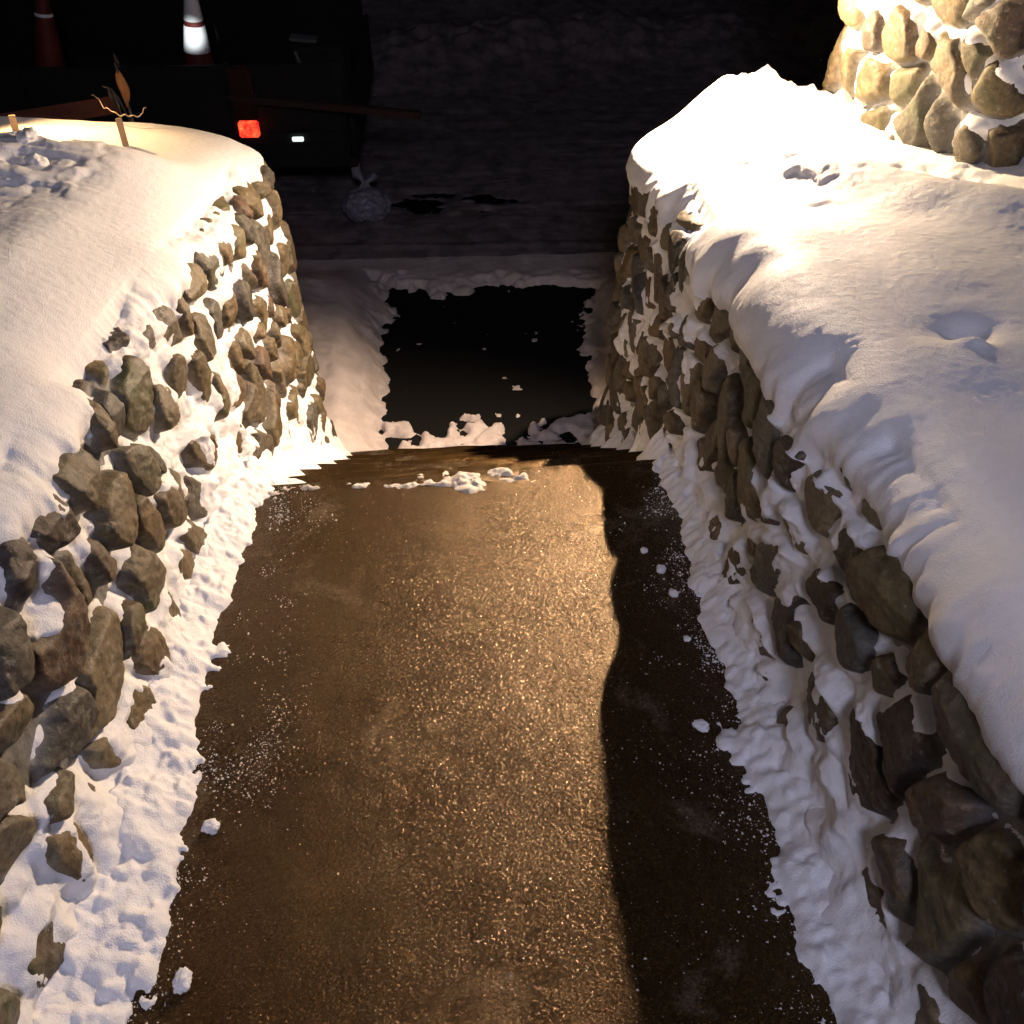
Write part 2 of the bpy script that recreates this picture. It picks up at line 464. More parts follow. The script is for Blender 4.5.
    # join: the last apron row meets a face row raised to the same height
    rowsA = np.stack([Xa, Ya, Za], -1)
    # lift face rows that would dip under the apron pile
    PTs = np.concatenate(rows, 1)
    pile = np.exp(-np.clip(hf, 0, 9)/.05)*.03
    PTs[:, :nf+nr, 0] += nx*pile; PTs[:, :nf+nr, 1] += ny*pile
    # soften the roll of the cap over the edge
    B = PTs.copy()
    for c in range(3): B[..., c] = blur(PTs[..., c], 5, 9)
    k = np.arange(PTs.shape[1]); wk = sstep(nf-30, nf-8, k)*sstep(nf+nr+45, nf+nr+20, k)
    wk = (wk[None]*np.concatenate([sstep(.1, .9, capw), np.ones((n, PTs.shape[1]-nf-nr))], 1))[..., None]
    PTs = PTs*(1-wk)+B*wk
    PTs = np.concatenate([rowsA, PTs[:, 14:]], 1)
    # crisp micro relief
    G = .0016*fbm(PTs[..., 0]*90, PTs[..., 1]*90, PTs[..., 2]*90, 151, 2)
    PTs[..., 2] += G
    # drop everything far underneath
    o = grid_mesh('snow_bank', PTs, M_SNOW, None, flip=(side < 0))
    if side > 0:
        tag(o, 'thick snow heaped on the right wall, blown white at the far end beside the pillar', 'snow', kind='stuff')
    else:
        tag(o, 'smooth pinkish snow covering the left wall and bank, spilling down the stones', 'snow', kind='stuff')

build_wall(1)
build_wall(-1)

# ------------------------------------------------------------------ pillar of cobbles on the right
def build_pillar():
    ang = math.radians(14)
    cx, cy = 2.035, 3.68; hx, hy, R = .50, .52, .16
    pts, nrm = [], []
    def side_pts(a, b, nv, k):
        for i in range(k): pts.append((a[0]+(b[0]-a[0])*i/k, a[1]+(b[1]-a[1])*i/k)); nrm.append(nv)
    def arc(c, a0, k=22):
        for i in range(k):
            a = a0+math.pi/2*i/k
            pts.append((c[0]+R*math.cos(a), c[1]+R*math.sin(a))); nrm.append((math.cos(a), math.sin(a)))
    side_pts((hx-R, hy), (-hx+R, hy), (0, 1), 60)
    arc((-hx+R, hy-R), math.pi/2)
    side_pts((-hx, hy-R), (-hx, -hy+R), (-1, 0), 90)
    arc((-hx+R, -hy+R), math.pi)
    side_pts((-hx+R, -hy), (hx-R, -hy), (0, -1), 90)
    arc((hx-R, -hy+R), 1.5*math.pi)
    side_pts((hx, -hy+R), (hx, hy-R), (1, 0), 60)
    arc((hx-R, hy-R), 0)
    pts.append(pts[0]); nrm.append(nrm[0])
    P = np.array(pts); N = np.array(nrm)
    c, s = math.cos(ang), math.sin(ang)
    P = np.stack([P[:, 0]*c-P[:, 1]*s, P[:, 0]*s+P[:, 1]*c], -1); N = np.stack([N[:, 0]*c-N[:, 1]*s, N[:, 0]*s+N[:, 1]*c], -1)
    S = np.r_[0, np.cumsum(np.hypot(*np.diff(P, axis=0).T))]
    z0, z1 = -.35, 1.25
    nf = 250
    Z = np.repeat(lin(z0, z1, nf)[None], len(P), 0)
    SS = np.repeat(S[:, None], nf, 1)
    cob = Cobbles(47, .14, .19, (.04, .07))
    h, ID, J = cob(SS, Z)
    h2 = h+.006*fbm(SS*16, Z*16, 0*Z, 91, 4)+.003*fbm(SS*60, Z*60, 0*Z, 92, 3)-.03
    px = P[:, None, 0]; py = P[:, None, 1]; nx = N[:, None, 0]; ny = N[:, None, 1]
    h2[-1] = h2[0]; 
    root = empty('stone_pillar', (cx, cy, z0))
    tag(root, 'tall cobblestone pillar at the upper right, brightly lit with snow stuck between its stones', 'pillar')
    grid_mesh('masonry', np.stack([px+nx*h2, py+ny*h2, Z-z0], -1), M_STONE, root, flip=False, attrs={'tone': ID, 'joint': J})
    hb = blur(h, 2, 3)
    up = np.clip(-np.gradient(hb, axis=1)/(Z[0, 1]-Z[0, 0]), -1, 1)
    T = -.006+hb*.48-.03+.040*fbm(SS*4, Z*3, 0*Z, 161, 4)+.024*fbm(SS*16, Z*12, 0*Z, 162, 3)+.034*np.clip(up, -.3, 1)+.002*fbm(SS*60, Z*60, 0*Z, 163, 2)
    hfl = Z-.08
    T = T+.03*np.exp(-np.clip(hfl, 0, 9)/.07)
    T[-1] = T[0]
    o = grid_mesh('plastered_snow', np.stack([cx+px+nx*T, cy+py+ny*T, Z], -1), M_SNOW, None)
    tag(o, 'wet snow plastered in patches over the cobblestone pillar at the upper right', 'snow', kind='stuff')
    # cap stone and its snow, above the frame
    bm = bmesh.new(); bmesh.ops.create_cube(bm, size=1)
    for v in bm.verts: v.co = Vector((v.co.x*1.16, v.co.y*1.2, v.co.z*.09))
    bmesh.ops.rotate(bm, verts=bm.verts, cent=(0, 0, 0), matrix=Matrix.Rotation(ang, 3, 'Z'))
    bmesh.ops.translate(bm, verts=bm.verts, vec=(0, 0, z1-z0+.04))
    bmesh.ops.bevel(bm, geom=bm.edges[:], offset=.015, segments=3, affect='EDGES')
    link_bm('cap_stone', bm, mat_simple('cap_stone_grey', (.2, .19, .175), .8), root, False)
build_pillar()

# ------------------------------------------------------------------ path, steps, pavement, road, ground
def build_path():
    xs = lin(-.95, .95, 240); ys = np.concatenate([lin(-1.2, .3, 20)[:-1], lin(.3, 1, 190)])
    PX, PT = np.meshgrid(xs, ys, indexing='ij')
    tt = (PT+1.2)/(1+1.2)
    PY = np.where(PT <= .3, PT, .3+(PT-.3)/.7*(lip_y(PX)-.3))
    Z = -SL*PY+.004*fbm(PX*3, PY*3, 0*PX, 201, 3)+.0014*fbm(PX*30, PY*30, 0*PX, 202, 3)
    ed = sstep(lip_y(PX)-.02, lip_y(PX), PY)
    Z = Z-.010*ed**2
    G = np.stack([PX, PY, Z], -1)
    # nosing turned down
    last = G[:, -1:].copy(); l2 = last.copy(); l2[..., 1] += .006; l2[..., 2] -= .012
    l3 = l2.copy(); l3[..., 2] -= .18
    G = np.concatenate([G, l2, l3], 1)
    o = grid_mesh('path', G, M_PATH); tag(o, kind='structure')
build_path()

def build_steps():
    V = []
    xs = lin(-.95, .95, 90)
    prof = []
    for k in range(NST):
        y0 = RUN*k; z0 = -RISE*(k+1)
        # tread k: from the riser foot to the nosing
        prof += [(y0-.004, z0+.001), (y0+.06, z0), (y0+.13, z0-.002), (y0+.2, z0-.004), (y0+RUN-.012, z0-.006), (y0+RUN-.003, z0-.010), (y0+RUN, z0-.02)]
    prof.append((RUN*NST, -RISE*(NST+1)))
    G = np.zeros((len(xs), len(prof), 3))
    for j, (py, pz) in enumerate(prof):
        for i, x in enumerate(xs):
            # the top step is skewed like the path edge, the lowest one square
            f = min(1, max(0, py/(RUN*NST)))
            ly = lip_y(x)*(1-f)+LIP*f
            wob = .006*math.sin(x*5+j)+.004*math.sin(x*17+j*2.1)
            G[i, j] = (x, ly+py+wob*.6, -SL*LIP+pz+wob*.5)
    o = grid_mesh('steps', G, M_PATH); tag(o, kind='structure')
build_steps()

# patches of snow lying on the path
def build_patches():
    xs = lin(-.64, .60, 300); ys = lin(.4, 2.36, 420)
    X, Y = np.meshgrid(xs, ys, indexing='ij')
    ly = lip_y(X)
    n = fbm(X*14, Y*26, 0*X, 211, 4); n2 = fbm(X*40, Y*40, 0*X, 212, 3)
    t = -.020+.003*n
    band = np.exp(-((Y-(ly-.085))/.05)**2)
    band = np.exp(-((Y-(ly-.06+.03*vnoise(X*9, 0*X, 0*X, 215)))/(.03+.035*sstep(-.4, -.1, X)))**2)
    t = t+band*(.016+.006*sstep(-.45, -.2, X))*sstep(.34, .08, X)+band*.020*n+.018*n2*band
    t = t+.020*gauss(X, Y, -.04, 2.27, .06, .06)+.010*gauss(X, Y, -.30, 2.22, .10, .03)
    Z = -SL*Y+np.where(t > 0, t, t*1.5)
    o = grid_mesh('snow_remnants', np.stack([X, Y, Z], -1), mat_snow('thin_icy_snow', (.66, .62, .58), .3, (.3, .24, .17)), mask=t > -.003)
    tag(o, 'thin streaks of leftover snow along the top step and on the path', 'snow', kind='stuff')
build_patches()

# grains of salt and crumbs of snow scattered on the path
def build_grains():
    r = np.random.default_rng(5)
    pts = []
    def add(n, fx, fy, size):
        X = np.array([(fx(), fy()) for _ in range(n*2)])
        keep = fbm(X[:, 0]*7, X[:, 1]*7, 0*X[:, 0], 501, 3)+r.normal(0, .16, len(X)) > .02
        for x, y in X[keep]: pts.append((x, y, size*min(2.4, r.lognormal(-.35, .45))))
    add(900, lambda: r.uniform(-.6, .56), lambda: r.uniform(.4, 2.3), .0013)
    add(520, lambda: -.60+abs(r.normal(0, .09)), lambda: r.uniform(.9, 2.2), .0019)
    add(420, lambda: r.normal(-.50, .05), lambda: r.normal(1.25, .07), .0016)
    add(520, lambda: r.normal(-.52, .06), lambda: r.normal(1.80, .10), .0018)
    add(260, lambda: .57-abs(r.normal(0, .10)), lambda: r.uniform(.6, 2.2), .0024)
    add(60, lambda: r.uniform(-.05, .25), lambda: r.uniform(.5, .8), .0020)
    Pl = lambda: -.625+abs(r.normal(0, .045))+.03*math.sin(r.uniform(0, 6))
    add(1000, Pl, lambda: r.uniform(.4, 2.3), .0021)
    add(900, lambda: .575-abs(r.normal(0, .05)), lambda: r.uniform(.4, 2.3), .0023)
    add(900, lambda: r.normal(.50, .05), lambda: r.normal(1.55, .22), .0022)
    bm = bmesh.new()
    base = [Vector(p) for p in ((1, 0, 0), (-.5, .87, 0), (-.5, -.87, 0), (0, 0, 1.2), (.3, .3, .9))]
    for (x, y, s) in pts:
        if abs(x) > .62: continue
        a = r.uniform(0, 6.28); c, sn = math.cos(a), math.sin(a)
        k = r.uniform(.7, 1.4)
        vs = [bm.verts.new((x+(p.x*c-p.y*sn)*s*k, y+(p.x*sn+p.y*c)*s, -SL*y+.0005+p.z*s)) for p in base[:4]]
        for f in ((0, 1, 3), (1, 2, 3), (2, 0, 3)): bm.faces.new([vs[i] for i in f])
    o = link_bm('salt_grains', bm, mat_simple('salt_white', (.72, .71, .69), .4, 0, 200, .1, 0), None, False)
    tag(o, 'white grains of de-icing salt scattered over the wet path', 'salt', kind='stuff')
build_grains()

# snow crumbs lying at the right edge of the path
def crumb_mesh(seed, r0):
    bm = bmesh.new(); bmesh.ops.create_icosphere(bm, subdivisions=4, radius=1)
    co = np.array([v.co[:] for v in bm.verts])
    d = 1+.55*fbm(co[:, 0]*1.5, co[:, 1]*1.5, co[:, 2]*1.5, seed, 3)+.16*fbm(co[:, 0]*5, co[:, 1]*5, co[:, 2]*5, seed+5, 4)
    rr = np.random.default_rng(seed)
    sc = rr.uniform(.7, 1.25, 3); sc[2] *= .62
    for v, k, c in zip(bm.verts, d, co): v.co = Vector(c*k*sc*r0)
    return bm
def crumb(x, y, z, r, seed, label, group):
    o = link_bm('snow_clump', crumb_mesh(seed, r), M_SNOW); o.location = (x, y, z); o.rotation_euler = (0, 0, seed*1.3)
    tag(o, label, 'snow clump', group)
def onpath(x, y): return -SL*y+.004
G1 = 'snow crumbs along the right edge of the path'
crumb(.485, 1.80, onpath(0, 1.80)+.004, .016, 3, 'largest oval snow crumb on the shaded strip of path, upper one of the row', G1)
crumb(.50, 1.70, onpath(0, 1.70)+.003, .011, 4, 'small round snow crumb just below the largest oval crumb', G1)
crumb(.455, 1.89, onpath(0, 1.89)+.003, .009, 5, 'tiny snow crumb farthest up the shaded strip of path', G1)
crumb(.50, 1.52, onpath(0, 1.52)+.003, .010, 6, 'small snow crumb halfway down the shaded strip beside the drift', G1)
crumb(.475, 1.235, onpath(0, 1.235)+.004, .015, 8, 'bright snow crumb nearest the camera on the shaded strip of path', G1)
G2 = 'snow lumps at the foot of the left wall'
crumb(-.525, .70, onpath(0, .70)+.006, .018, 12, 'chunky snow lump nearest the camera at the left edge of the path', G2)
crumb(-.545, 1.02, onpath(0, 1.02)+.004, .012, 13, 'small flat snow lump halfway along the left edge of the path', G2)

# ------------------------------------------------------------------ pavement and road at the foot of the steps
def add_quad_plane(name, x0, x1, y0, y1, z, mat):
    G = np.zeros((2, 2, 3)); G[0, 0] = (x0, y0, z); G[1, 0] = (x1, y0, z); G[1, 1] = (x1, y1, z); G[0, 1] = (x0, y1, z)
    o = grid_mesh(name, G, mat); tag(o, kind='structure'); return o
M_GROUND = mat_simple('dark_frozen_ground', (.03, .027, .026), .9, 0, 3, .4, .5)
add_quad_plane('ground', -80, 80, -40, 120, ZL-.03, M_GROUND)
add_quad_plane('pavement', -8, 8, 3.9, 5.85, ZL, M_ASPH)
add_quad_plane('road', -40, 40, 5.87, 60, ZL-.008, M_ASPH)

def build_low_snow():
    # snow on the pavement, with the melted patch below the steps
    xs = np.concatenate([lin(-6, -1.8, 60)[:-1], lin(-1.8, 1.6, 260)[:-1], lin(1.6, 7, 60)]); ys = lin(3.70, 6.02, 220)
    X, Y = np.meshgrid(xs, ys, indexing='ij')
    n1 = fbm(X*5, Y*5, 0*X, 301, 4); n2 = fbm(X*16, Y*16, 0*X, 302, 4); n3 = fbm(X*4, Y*22, 0*X, 303, 4)
    base = .045+.012*n1
    xl = -.50-.035*(Y-4.2); xr = .63+.09*(Y-4.2)
    e = np.minimum(np.minimum(X-xl, xr-X), np.minimum(Y-4.22, 5.66-Y+.05*np.sin(X*7)))
    e = e+.13*n1+.11*n2+.03*fbm(X*40, Y*40, 0*X, 305, 2)
    hole = sstep(-.07, .03, e)
    t = base*(1-hole)-.012*hole+.004*n2
    t = t+hole*.0122*sstep(.62, .9, n3+.9*n2)
    t = t-.062*sstep(4.35, 4.2, Y)*sstep(-.6, -.45, X)*np.clip(.5+1.4*n2+n1, 0, 1)
    # small ridge of shovelled snow at the far and near rims
    t = t+.014*np.exp(-((Y-5.75)/.08)**2)*sstep(-.8, -.4, X)*np.clip(n2+.6, 0, 1)
    # bank against the left wall
    lb = sstep(-.50, -.80, X+.06*(Y-5)+.04*n1)*sstep(5.95, 5.35, Y)
    t = t+lb*(.19+.16*sstep(-.8, -1.6, X))*(1+.08*n1)
    t = t+.035*gauss(X, Y, -.58, 5.62, .05, .08)+.02*np.exp(-((X+.60)/.03)**2)*sstep(4.1, 4.4, Y)*sstep(5.5, 5.1, Y)
    # right rim
    t = t+sstep(.66, .85, X-.09*(Y-4.2)+.05*n1)*.10*sstep(5.95, 5.5, Y)
    Z = ZL+t
    o = grid_mesh('pavement_snow', np.stack([X, Y, Z], -1), M_SNOWD, mask=t > -.01)
    tag(o, 'dim trodden snow round the bare black patch below the steps', 'snow', kind='stuff')
    # snow packed on the road
    xs = np.concatenate([lin(-14, -4, 60)[:-1], lin(-4, 5, 300)[:-1], lin(5, 16, 60)]); ys = np.concatenate([lin(6.02, 8, 150)[:-1], lin(8, 12, 170)[:-1], lin(12, 17, 60)])
    X, Y = np.meshgrid(xs, ys, indexing='ij')
    n1 = fbm(X*.9, Y*4, 0*X, 311, 5); n2 = fbm(X*8, Y*12, 0*X, 312, 4); n4 = fbm(X*2, Y*2, 0*X, 313, 4)
    t = .028+.010*n1+.006*n2
    t = t+.012*np.exp(-((Y-6.22+.02*X)/.04)**2)
    t = t-.042*gauss(X, Y, -.1, 6.95, .5, .17)*(1+1.6*n2+1.2*n4)
    t = t-.018*sstep(.12, .6, n1+.5*n2)
    bank = np.exp(-((Y-9.9-.12*X)/.55)**2)
    t = t+bank*(.28+.14*n4+.06*n2)*sstep(-3, -.5, X)
    bank2 = np.exp(-((Y-12.3-.1*X)/.9)**2)
    t = t+bank2*(.55+.25*n4)
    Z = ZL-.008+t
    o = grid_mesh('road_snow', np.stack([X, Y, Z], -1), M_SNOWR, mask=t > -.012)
    tag(o, 'dark packed snow on the road with ploughed ridges along its far side', 'snow', kind='stuff')
build_low_snow()

# ------------------------------------------------------------------ things at the far left
def box_bm(bm, c, size, rot=None, bev=0):
    r = bmesh.ops.create_cube(bm, size=1); vs = r['verts']
    for v in vs: v.co = Vector((v.co.x*size[0], v.co.y*size[1], v.co.z*size[2]))
    if bev:
        es = list({e for v in vs for e in v.link_edges})
        rb = bmesh.ops.bevel(bm, geom=es, offset=bev, segments=2, affect='EDGES'); vs = list({v for f in rb['faces'] for v in f.verts} | {v for v in vs if v.is_valid})
    if rot is not None: bmesh.ops.rotate(bm, verts=vs, cent=(0, 0, 0), matrix=rot)
    bmesh.ops.translate(bm, verts=vs, vec=c)
    return vs

def tube_bm(bm, pts, rad, k=8):
    pts = [Vector(p) for p in pts]; n = len(pts)
    rads = rad if isinstance(rad, (list, tuple)) else [rad]*n
    rings = []
    up = Vector((0, 0, 1))
    for i, p in enumerate(pts):
        d = (pts[min(i+1, n-1)]-pts[max(i-1, 0)]).normalized()
        a = d.cross(up if abs(d.z) < .95 else Vector((1, 0, 0))).normalized(); b = d.cross(a)
        rings.append([bm.verts.new(p+(a*math.cos(t)+b*math.sin(t))*rads[i]) for t in [2*math.pi*j/k for j in range(k)]])
    for i in range(n-1):
        for j in range(k): bm.faces.new((rings[i][j], rings[i][(j+1) % k], rings[i+1][(j+1) % k], rings[i+1][j]))
    bm.faces.new(rings[0][::-1]); bm.faces.new(rings[-1])

def lathe_bm(bm, prof, k=40, cap=True):
    rings = [[bm.verts.new((r*math.cos(2*math.pi*j/k), r*math.sin(2*math.pi*j/k), z)) for j in range(k)] for r, z in prof]
    for i in range(len(prof)-1):
        for j in range(k): bm.faces.new((rings[i][j], rings[i][(j+1) % k], rings[i+1][(j+1) % k], rings[i+1][j]))
    if cap: bm.faces.new(rings[0][::-1]); bm.faces.new(rings[-1])

M_PLANK = mat_simple('dark_plank_wood', (.03, .011, .008), .85, 0, 12, .4, .5)
M_WOOD = mat_simple('red_brown_wood', (.10, .028, .014), .7, 0, 12, .4, .5)
M_WOOD2 = mat_simple('weathered_stake_wood', (.26, .17, .11), .8, 0, 40, .35, .5)
M_BLACK = mat_simple('black_painted_steel', (.0025, .003, .003), .85, 0, 20, .3, .1)
M_ORANGE = mat_simple('darkened_cone_orange', (.10, .010, .006), .7, 0, 12, .2, .1)  # orange darkened in the colour itself, so cone bodies look unlit
M_BAND = mat_simple('white_cone_sleeve', (.86, .87, .88), .5, 0, 20, .03, .05)
M_WIRE = mat_simple('grey_wire', (.35, .28, .24), .5, .6, 50, .2, .1)
M_LEAF = mat_simple('dry_leaf_brown', (.36, .17, .07), .7, 0, 60, .4, .5)
M_DARKPLANT = mat_simple('dark_withered_stem', (.05, .043, .04), .8, 0, 60, .4, .5)

# stakes
def stake(x, y, z, h, w, lab, lean=0):
    root = empty('wooden_stake', (x, y, z)); root.rotation_euler = (lean*.4, lean, .4)
    bm = bmesh.new(); box_bm(bm, (0, 0, h/2-.05), (w, w*.55, h+.1), bev=.002)
    link_bm('shaft', bm, M_WOOD2, root, False)
    tag(root, lab, 'stake', 'stakes stuck in the left snow')
stake(-1.24, 3.60, .125, .105, .022, 'brown wooden stake stuck in the lit snow of the left wall, below the curled wire')
stake(-1.66, 3.70, .125, .085, .024, 'short pale stake sticking up beside the broken snow at the far left', .05)
# board
bm = bmesh.new(); box_bm(bm, (0, 0, 0), (.85, .07, .03), bev=.003)
o = link_bm('wooden_board', bm, M_WOOD, None, False); o.location = (-1.85, 4.10, .035); o.rotation_euler = (.5, math.radians(-3), math.radians(14))
tag(o, 'reddish brown board lying behind the lit snow at the far left', 'board')
# wire
bm = bmesh.new()
wp = [(-1.52, 4.06, .185), (-1.47, 4.02, .19), (-1.43, 3.97, .165), (-1.39, 3.95, .165), (-1.34, 3.93, .145), (-1.30, 3.92, .15), (-1.26, 3.92, .145), (-1.225, 3.93, .14), (-1.205, 3.93, .165), (-1.185, 3.94, .185)]
fine = []
for i in range(len(wp)-1):
    for k in range(5):
        f = k/5; fine.append(tuple(wp[i][j]*(1-f)+wp[i+1][j]*f+(.004*math.sin((i*5+k)*1.1) if j == 2 else 0) for j in range(3)))
fine = [(-1.37+(a+1.37)*.72, b, .12+(c-.15)*.8) for a, b, c in fine]; tube_bm(bm, fine, .0022, 6)
o = link_bm('wire', bm, M_WIRE); tag(o, 'thin curled wire lying over the top of the lit left snow', 'wire')
# withered plant
root = empty('withered_plant', (-1.37, 4.12, -.05)); tag(root, 'withered plant with one curled tan leaf beyond the left snow', 'plant')
bm = bmesh.new()
tube_bm(bm, [(0, 0, -.1), (.005, 0, .1), (.0, .01, .2), (-.005, .0, .30)], [.007, .006, .005, .003])
tube_bm(bm, [(0, 0, .05), (-.03, .01, .16), (-.05, 0, .20), (-.075, -.01, .215)], [.005, .004, .004, .003])
tube_bm(bm, [(-.045, 0, .2), (-.035, .0, .14), (-.03, -.01, .09)], [.004, .005, .002])
link_bm('stem', bm, M_DARKPLANT, root)
def leaf(parent, c, L, w, curl, mat, name='leaf'):
    bm = bmesh.new(); n, m = 16, 7; R = []
    for i in range(n):
        f = i/(n-1); ww = w*math.sin(math.pi*min(1, f*.95+.03))**.6
        R.append([bm.verts.new((c[0]+ww*(j/(m-1)-.5)*math.cos(curl*(j/(m-1)-.5)), c[1]+ww*.6*abs(j/(m-1)-.5)*curl*.6+.01*math.sin(f*6), c[2]+L*(f-.5)+.004*math.sin(i*3+j*2)+.05*(j/(m-1)-.5)**2)) for j in range(m)])
    for i in range(n-1):
        for j in range(m-1): bm.faces.new((R[i][j], R[i][j+1], R[i+1][j+1], R[i+1][j]))
    bmesh.ops.solidify(bm, geom=bm.faces[:], thickness=.0015)
    link_bm(name, bm, mat, parent)
leaf(root, (.006, -.02, .20), .135, .052, 1.3, M_LEAF)
leaf(root, (.006, -.008, .305), .055, .02, 2.0, M_DARKPLANT)
leaf(root, (-.052, -.01, .15), .11, .03, 2.0, M_DARKPLANT)

# work trailer, almost lost in the dark
def build_trailer():
    tx, ty = -.74, 6.62
    root = empty('utility_trailer', (tx, ty, ZL)); tag(root, 'black high-sided work trailer parked on the dark road at the upper left', 'trailer')
    bm = bmesh.new()
    L, Wd = 4.2, 1.9; z0, z1 = .50, 1.10
    box_bm(bm, (-L/2, Wd/2, z0-.04), (L, Wd, .08), bev=.01)                      # deck
    link_bm('deck', bm, M_BLACK, root, False)
    for (c, s) in (((-L/2, .02, (z0+z1)/2), (L-.1, .03, z1-z0)), ((-L/2, Wd-.02, (z0+z1)/2), (L-.1, .03, z1-z0))):
        bm = bmesh.new(); box_bm(bm, c, s, bev=.006)
        for k in range(7): box_bm(bm, (-.1-k*(L-.2)/6, c[1]-(.03 if c[1] < 1 else -.03), c[2]), (.05, .035, z1-z0+.04), bev=.004)
        link_bm('side_panel', bm, M_BLACK, root, False)
    bm = bmesh.new(); box_bm(bm, (-.02, Wd/2, (z0+z1)/2-.12), (.03, Wd-.08, z1-z0-.24), bev=.006)
    link_bm('tailgate', bm, M_BLACK, root, False)
    for sy in (-.02, Wd+.02):
        for k in (0, 1):
            bm = bmesh.new(); lathe_bm(bm, [(.10, -.09), (.19, -.09), (.28, -.075), (.30, -.04), (.30, .04), (.28, .075), (.19, .09), (.10, .09)])
            bmesh.ops.rotate(bm, verts=bm.verts, cent=(0, 0, 0), matrix=Matrix.Rotation(math.pi/2, 3, 'X'))
            bmesh.ops.translate(bm, verts=bm.verts, vec=(-1.6-k*.72, sy, .30))
            link_bm('wheel', bm, M_BLACK, root)
    bm = bmesh.new(); box_bm(bm, (-L-.6, Wd/2, z0-.05), (1.3, .08, .08), bev=.01); link_bm('drawbar', bm, M_BLACK, root, False)
    # tail lamp: tall dim lens with a reflector at its foot, its return glow done by emission
    lens = NT('dark_red_lens'); ML = lens.set(Base_Color=(.03, .002, .002), Roughness=.4, Normal=lens.bump(lens.voro(160), .4, .002))
    lit = NT('red_reflector_glow'); g = lit.ramp(lit.noise(14, 4, .7), [(.40, (.9, .01, .01)), (.58, (1, .12, .04)), (.66, (1, .5, .15))])
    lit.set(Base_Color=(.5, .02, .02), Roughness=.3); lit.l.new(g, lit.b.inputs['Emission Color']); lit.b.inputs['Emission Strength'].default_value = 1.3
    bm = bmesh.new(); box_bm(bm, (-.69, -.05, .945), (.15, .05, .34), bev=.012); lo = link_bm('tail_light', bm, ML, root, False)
    bm = bmesh.new(); box_bm(bm, (-.69, -.054, .715), (.13, .05, .10), bev=.008); link_bm('glowing_red_reflector', bm, lit.m, lo, False)
    wl = mat_simple('white_reflector_glow', (.8, .85, .82), .4, 0, 20, .02, 0, (.8, .95, .9), 1.1)  # small white reflector sticker, its flash given as emission
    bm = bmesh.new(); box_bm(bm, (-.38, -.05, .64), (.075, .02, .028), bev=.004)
    link_bm('glowing_reflector', bm, wl, root, False)
    bm = bmesh.new(); box_bm(bm, (-.45, -.02, .64), (.8, .03, .08), bev=.006)
    link_bm('bumper', bm, M_BLACK, root, False)
    # toolbox and a loose pale rag on the corner
    t2 = empty('tool_chest', (tx-.2, ty+.25, ZL+.50)); tag(t2, 'black tool chest at the right end of the dark trailer, pale strap on top', 'chest')
    bm = bmesh.new(); box_bm(bm, (0, .1, .31), (.32, .42, .62), bev=.015); link_bm('body', bm, M_BLACK, t2, False)
    bm = bmesh.new(); box_bm(bm, (0, .1, .64), (.34, .45, .04), bev=.012); link_bm('lid', bm, M_BLACK, t2, False)
    sm = mat_simple('grey_strap', (.10, .10, .095), .8)
    bm = bmesh.new(); box_bm(bm, (-.10, .02, .675), (.18, .10, .02), Matrix.Rotation(.1, 3, 'Y'), .006); link_bm('strap', bm, sm, t2, False); bm = bmesh.new(); box_bm(bm, (-.12, -.138, .56), (.018, .012, .18), Matrix.Rotation(-.25, 3, 'Y'), .003)
    link_bm('strap', bm, sm, t2, False)
    bm = bmesh.new(); box_bm(bm, (0, 0, 0), (1.25, .05, .045), bev=.006)
    o = link_bm('plank', bm, M_PLANK, None, False); o.location = (-.90, 6.50, -.82); o.rotation_euler = (0, math.radians(4), math.radians(-6))
    tag(o, 'long dark red plank jutting right from the trailer over the road', 'plank')
    return tx, ty
build_trailer()

def cone(x, y, z, lab, bands, lean=0):
    root = empty('traffic_cone', (x, y, z)); root.rotation_euler = (0, lean, .3)
    tag(root, lab, 'traffic cone', 'traffic cones on the dark trailer')
    bm = bmesh.new(); box_bm(bm, (0, 0, .015), (.36, .36, .03), bev=.01); link_bm('base', bm, M_BLACK, root, False)
    H = .80; rad = lambda z: .135-(.135-.028)*z/H
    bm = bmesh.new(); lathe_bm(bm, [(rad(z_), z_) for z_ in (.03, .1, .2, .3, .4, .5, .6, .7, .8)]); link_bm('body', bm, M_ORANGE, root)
    for z0, z1 in bands:
        bm = bmesh.new(); lathe_bm(bm, [(rad(z0)+.0005, z0), (rad(z0)+.003, z0+.002), (rad(z1)+.003, z1-.002), (rad(z1)+.0005, z1)], cap=False)
        link_bm('reflective_band', bm, M_BAND, root)
cone(-1.80, 6.98, -.99, 'traffic cone with two glaring white bands, standing on the trailer', [(.37, .53), (.56, .75)], math.radians(5))
cone(-2.80, 6.98, -.99, 'unlit dark red traffic cone standing farthest left on the trailer', [(.60, .62)], math.radians(9))

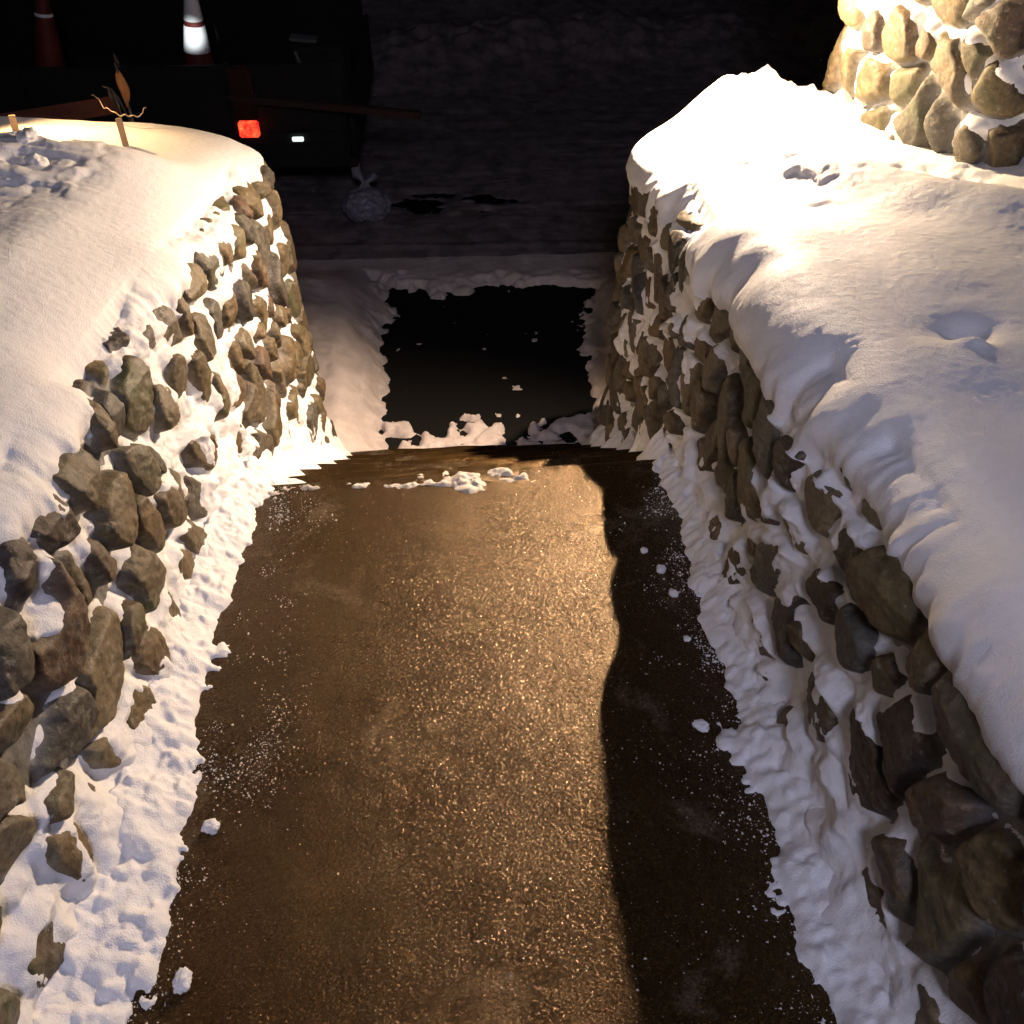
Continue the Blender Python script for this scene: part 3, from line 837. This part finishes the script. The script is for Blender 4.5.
# plastic bag on the road
def build_bag():
    root = empty('plastic_bag', (-.72, 6.66, ZL+.01)); tag(root, 'crumpled pale plastic bag with a knotted top lying on the dark road', 'bag')
    mb = mat_simple('thin_bag_plastic', (.30, .30, .36), .35, 0, 18, .4, .3); mb.node_tree.nodes['Principled BSDF'].inputs['Transmission Weight'].default_value = .25
    bm = bmesh.new(); bmesh.ops.create_icosphere(bm, subdivisions=5, radius=1)
    co = np.array([v.co[:] for v in bm.verts])
    rd = 1-.34*np.abs(fbm(co[:, 0]*2, co[:, 1]*2, co[:, 2]*2, 401, 4))-.07*np.abs(vnoise(co[:, 0]*9, co[:, 1]*9, co[:, 2]*4, 402))
    for v, k, c in zip(bm.verts, rd, co): v.co = Vector((c[0]*k*.185, c[1]*k*.16, max(-.0, .11+c[2]*k*.13)))
    link_bm('sack', bm, mb, root)
    bm = bmesh.new()
    tube_bm(bm, [(-.01, .05, .2), (-.01, .07, .25), (-.05, .09, .30), (-.07, .10, .37), (-.06, .12, .43)], [.05, .018, .035, .04, .01], 10)
    tube_bm(bm, [(.0, .05, .21), (.02, .07, .26), (.06, .09, .28), (.09, .1, .27)], [.04, .018, .035, .01], 10)
    for v in bm.verts: v.co += Vector((.008*math.sin(v.co.z*190), .008*math.sin(v.co.x*170), 0))
    link_bm('knot', bm, mb, root)
build_bag()

# snow clumps on the banks
G3 = 'loose snow clumps on the right bank'
def topz(side, x, y): return float(ztop(y)+htop(side, np.array([x]), np.array([y]))[0])
for (x, y, r, sd, lab) in ((1.045, 3.03, .020, 21, 'roundish snow clump perched at the top of the right ridge'),
                           (.93, 3.16, .026, 22, 'wide snow clump in the bright snow just left of the ridge top'),
                           (1.10, 3.03, .011, 23, 'tiny snow clump right of the ridge-top clump')):
    crumb(x, y, topz(1, x, y)+r*.3, r, sd, lab, G3)
G4 = 'loose snow clumps on the left bank'
for (x, y, r, sd, lab) in ((-1.19, 3.40, .026, 31, 'tan snow clump on the rim of the lit hollow of the left bank'),
                           (-1.33, 3.36, .040, 32, 'wide grey snow block left of the tan clump on the rim'),
                           (-1.46, 3.42, .040, 33, 'angular snow block standing against the light below the board'),
                           (-1.38, 3.14, .040, 34, 'snow block in the middle of the broken snow on the left bank'),
                           (-1.31, 2.98, .032, 35, 'nearest snow block of the broken snow on the left bank'),
                           (-1.50, 3.02, .045, 36, 'large snow block at the left margin of the broken snow')):
    crumb(x, y, topz(-1, x, y)+r*.35, r, sd, lab, G4)

# ------------------------------------------------------------------ light
w = bpy.data.worlds.new('World'); scn.world = w; w.use_nodes = True
bg = w.node_tree.nodes['Background']; bg.inputs[0].default_value = (.9, .75, .8, 1); bg.inputs[1].default_value = .006

def emitter(kind, name, loc, target, power, col, **k):
    d = bpy.data.lights.new(name, kind); d.energy = power; d.color = col
    for a, v in k.items(): setattr(d, a, v)
    o = bpy.data.objects.new(name, d); COL.objects.link(o); o.location = loc
    o.rotation_euler = (Vector(target)-Vector(loc)).to_track_quat('-Z', 'Y').to_euler(); return o
emitter('SPOT', 'warm_wall_lamp', (1.03, 3.95, .66), (1.03-.457, 3.95-.585, .66-.669), 550, (1, .73, .50), spot_size=math.radians(121), spot_blend=.85, shadow_soft_size=.012)
emitter('SPOT', 'added_pillar_spot', (1.06, 3.90, .64), (1.62, 3.5, .40), 150, (1, .72, .42), spot_size=math.radians(125), spot_blend=.8, shadow_soft_size=.02)  # added second spot of the same fixture, keeps pillar and mound bright
emitter('SPOT', 'warm_left_lamp', (-1.70, 3.98, .56), (-1.4, 3.6, .0), 60, (1, .60, .25), spot_size=math.radians(80), spot_blend=.9, shadow_soft_size=.02)
emitter('AREA', 'porch_light', (.25, -1.5, 3.2), (.3, 1.7, .2), 56, (.76, .75, 1), shape='DISK', size=.8)
emitter('SPOT', 'added_cone_spot', (-.3, -.2, 1.7), (-1.785, 6.98, -.52), 3800, (.92, 1, 1), spot_size=math.radians(1.8), spot_blend=1, shadow_soft_size=.02)  # added spot, stands in for light thrown back by the cone bands

# ------------------------------------------------------------------ camera
cd = bpy.data.cameras.new('camera'); cam = bpy.data.objects.new('camera', cd); COL.objects.link(cam)
cam.location = (0, 0, 1.6); cam.rotation_euler = (math.radians(90-43), 0, math.radians(-2.73))
cd.sensor_width = 36; cd.angle = 2*math.atan(512/983); cd.clip_start = .02; cd.clip_end = 400
scn.camera = cam
scn.view_settings.view_transform = 'Standard'; scn.view_settings.look = 'None'
scn.view_settings.gamma = 1; scn.view_settings.exposure = .22
scn.render.resolution_x = scn.render.resolution_y = 1024
scn.cycles.use_denoising = True
scn.cycles.max_bounces = 6
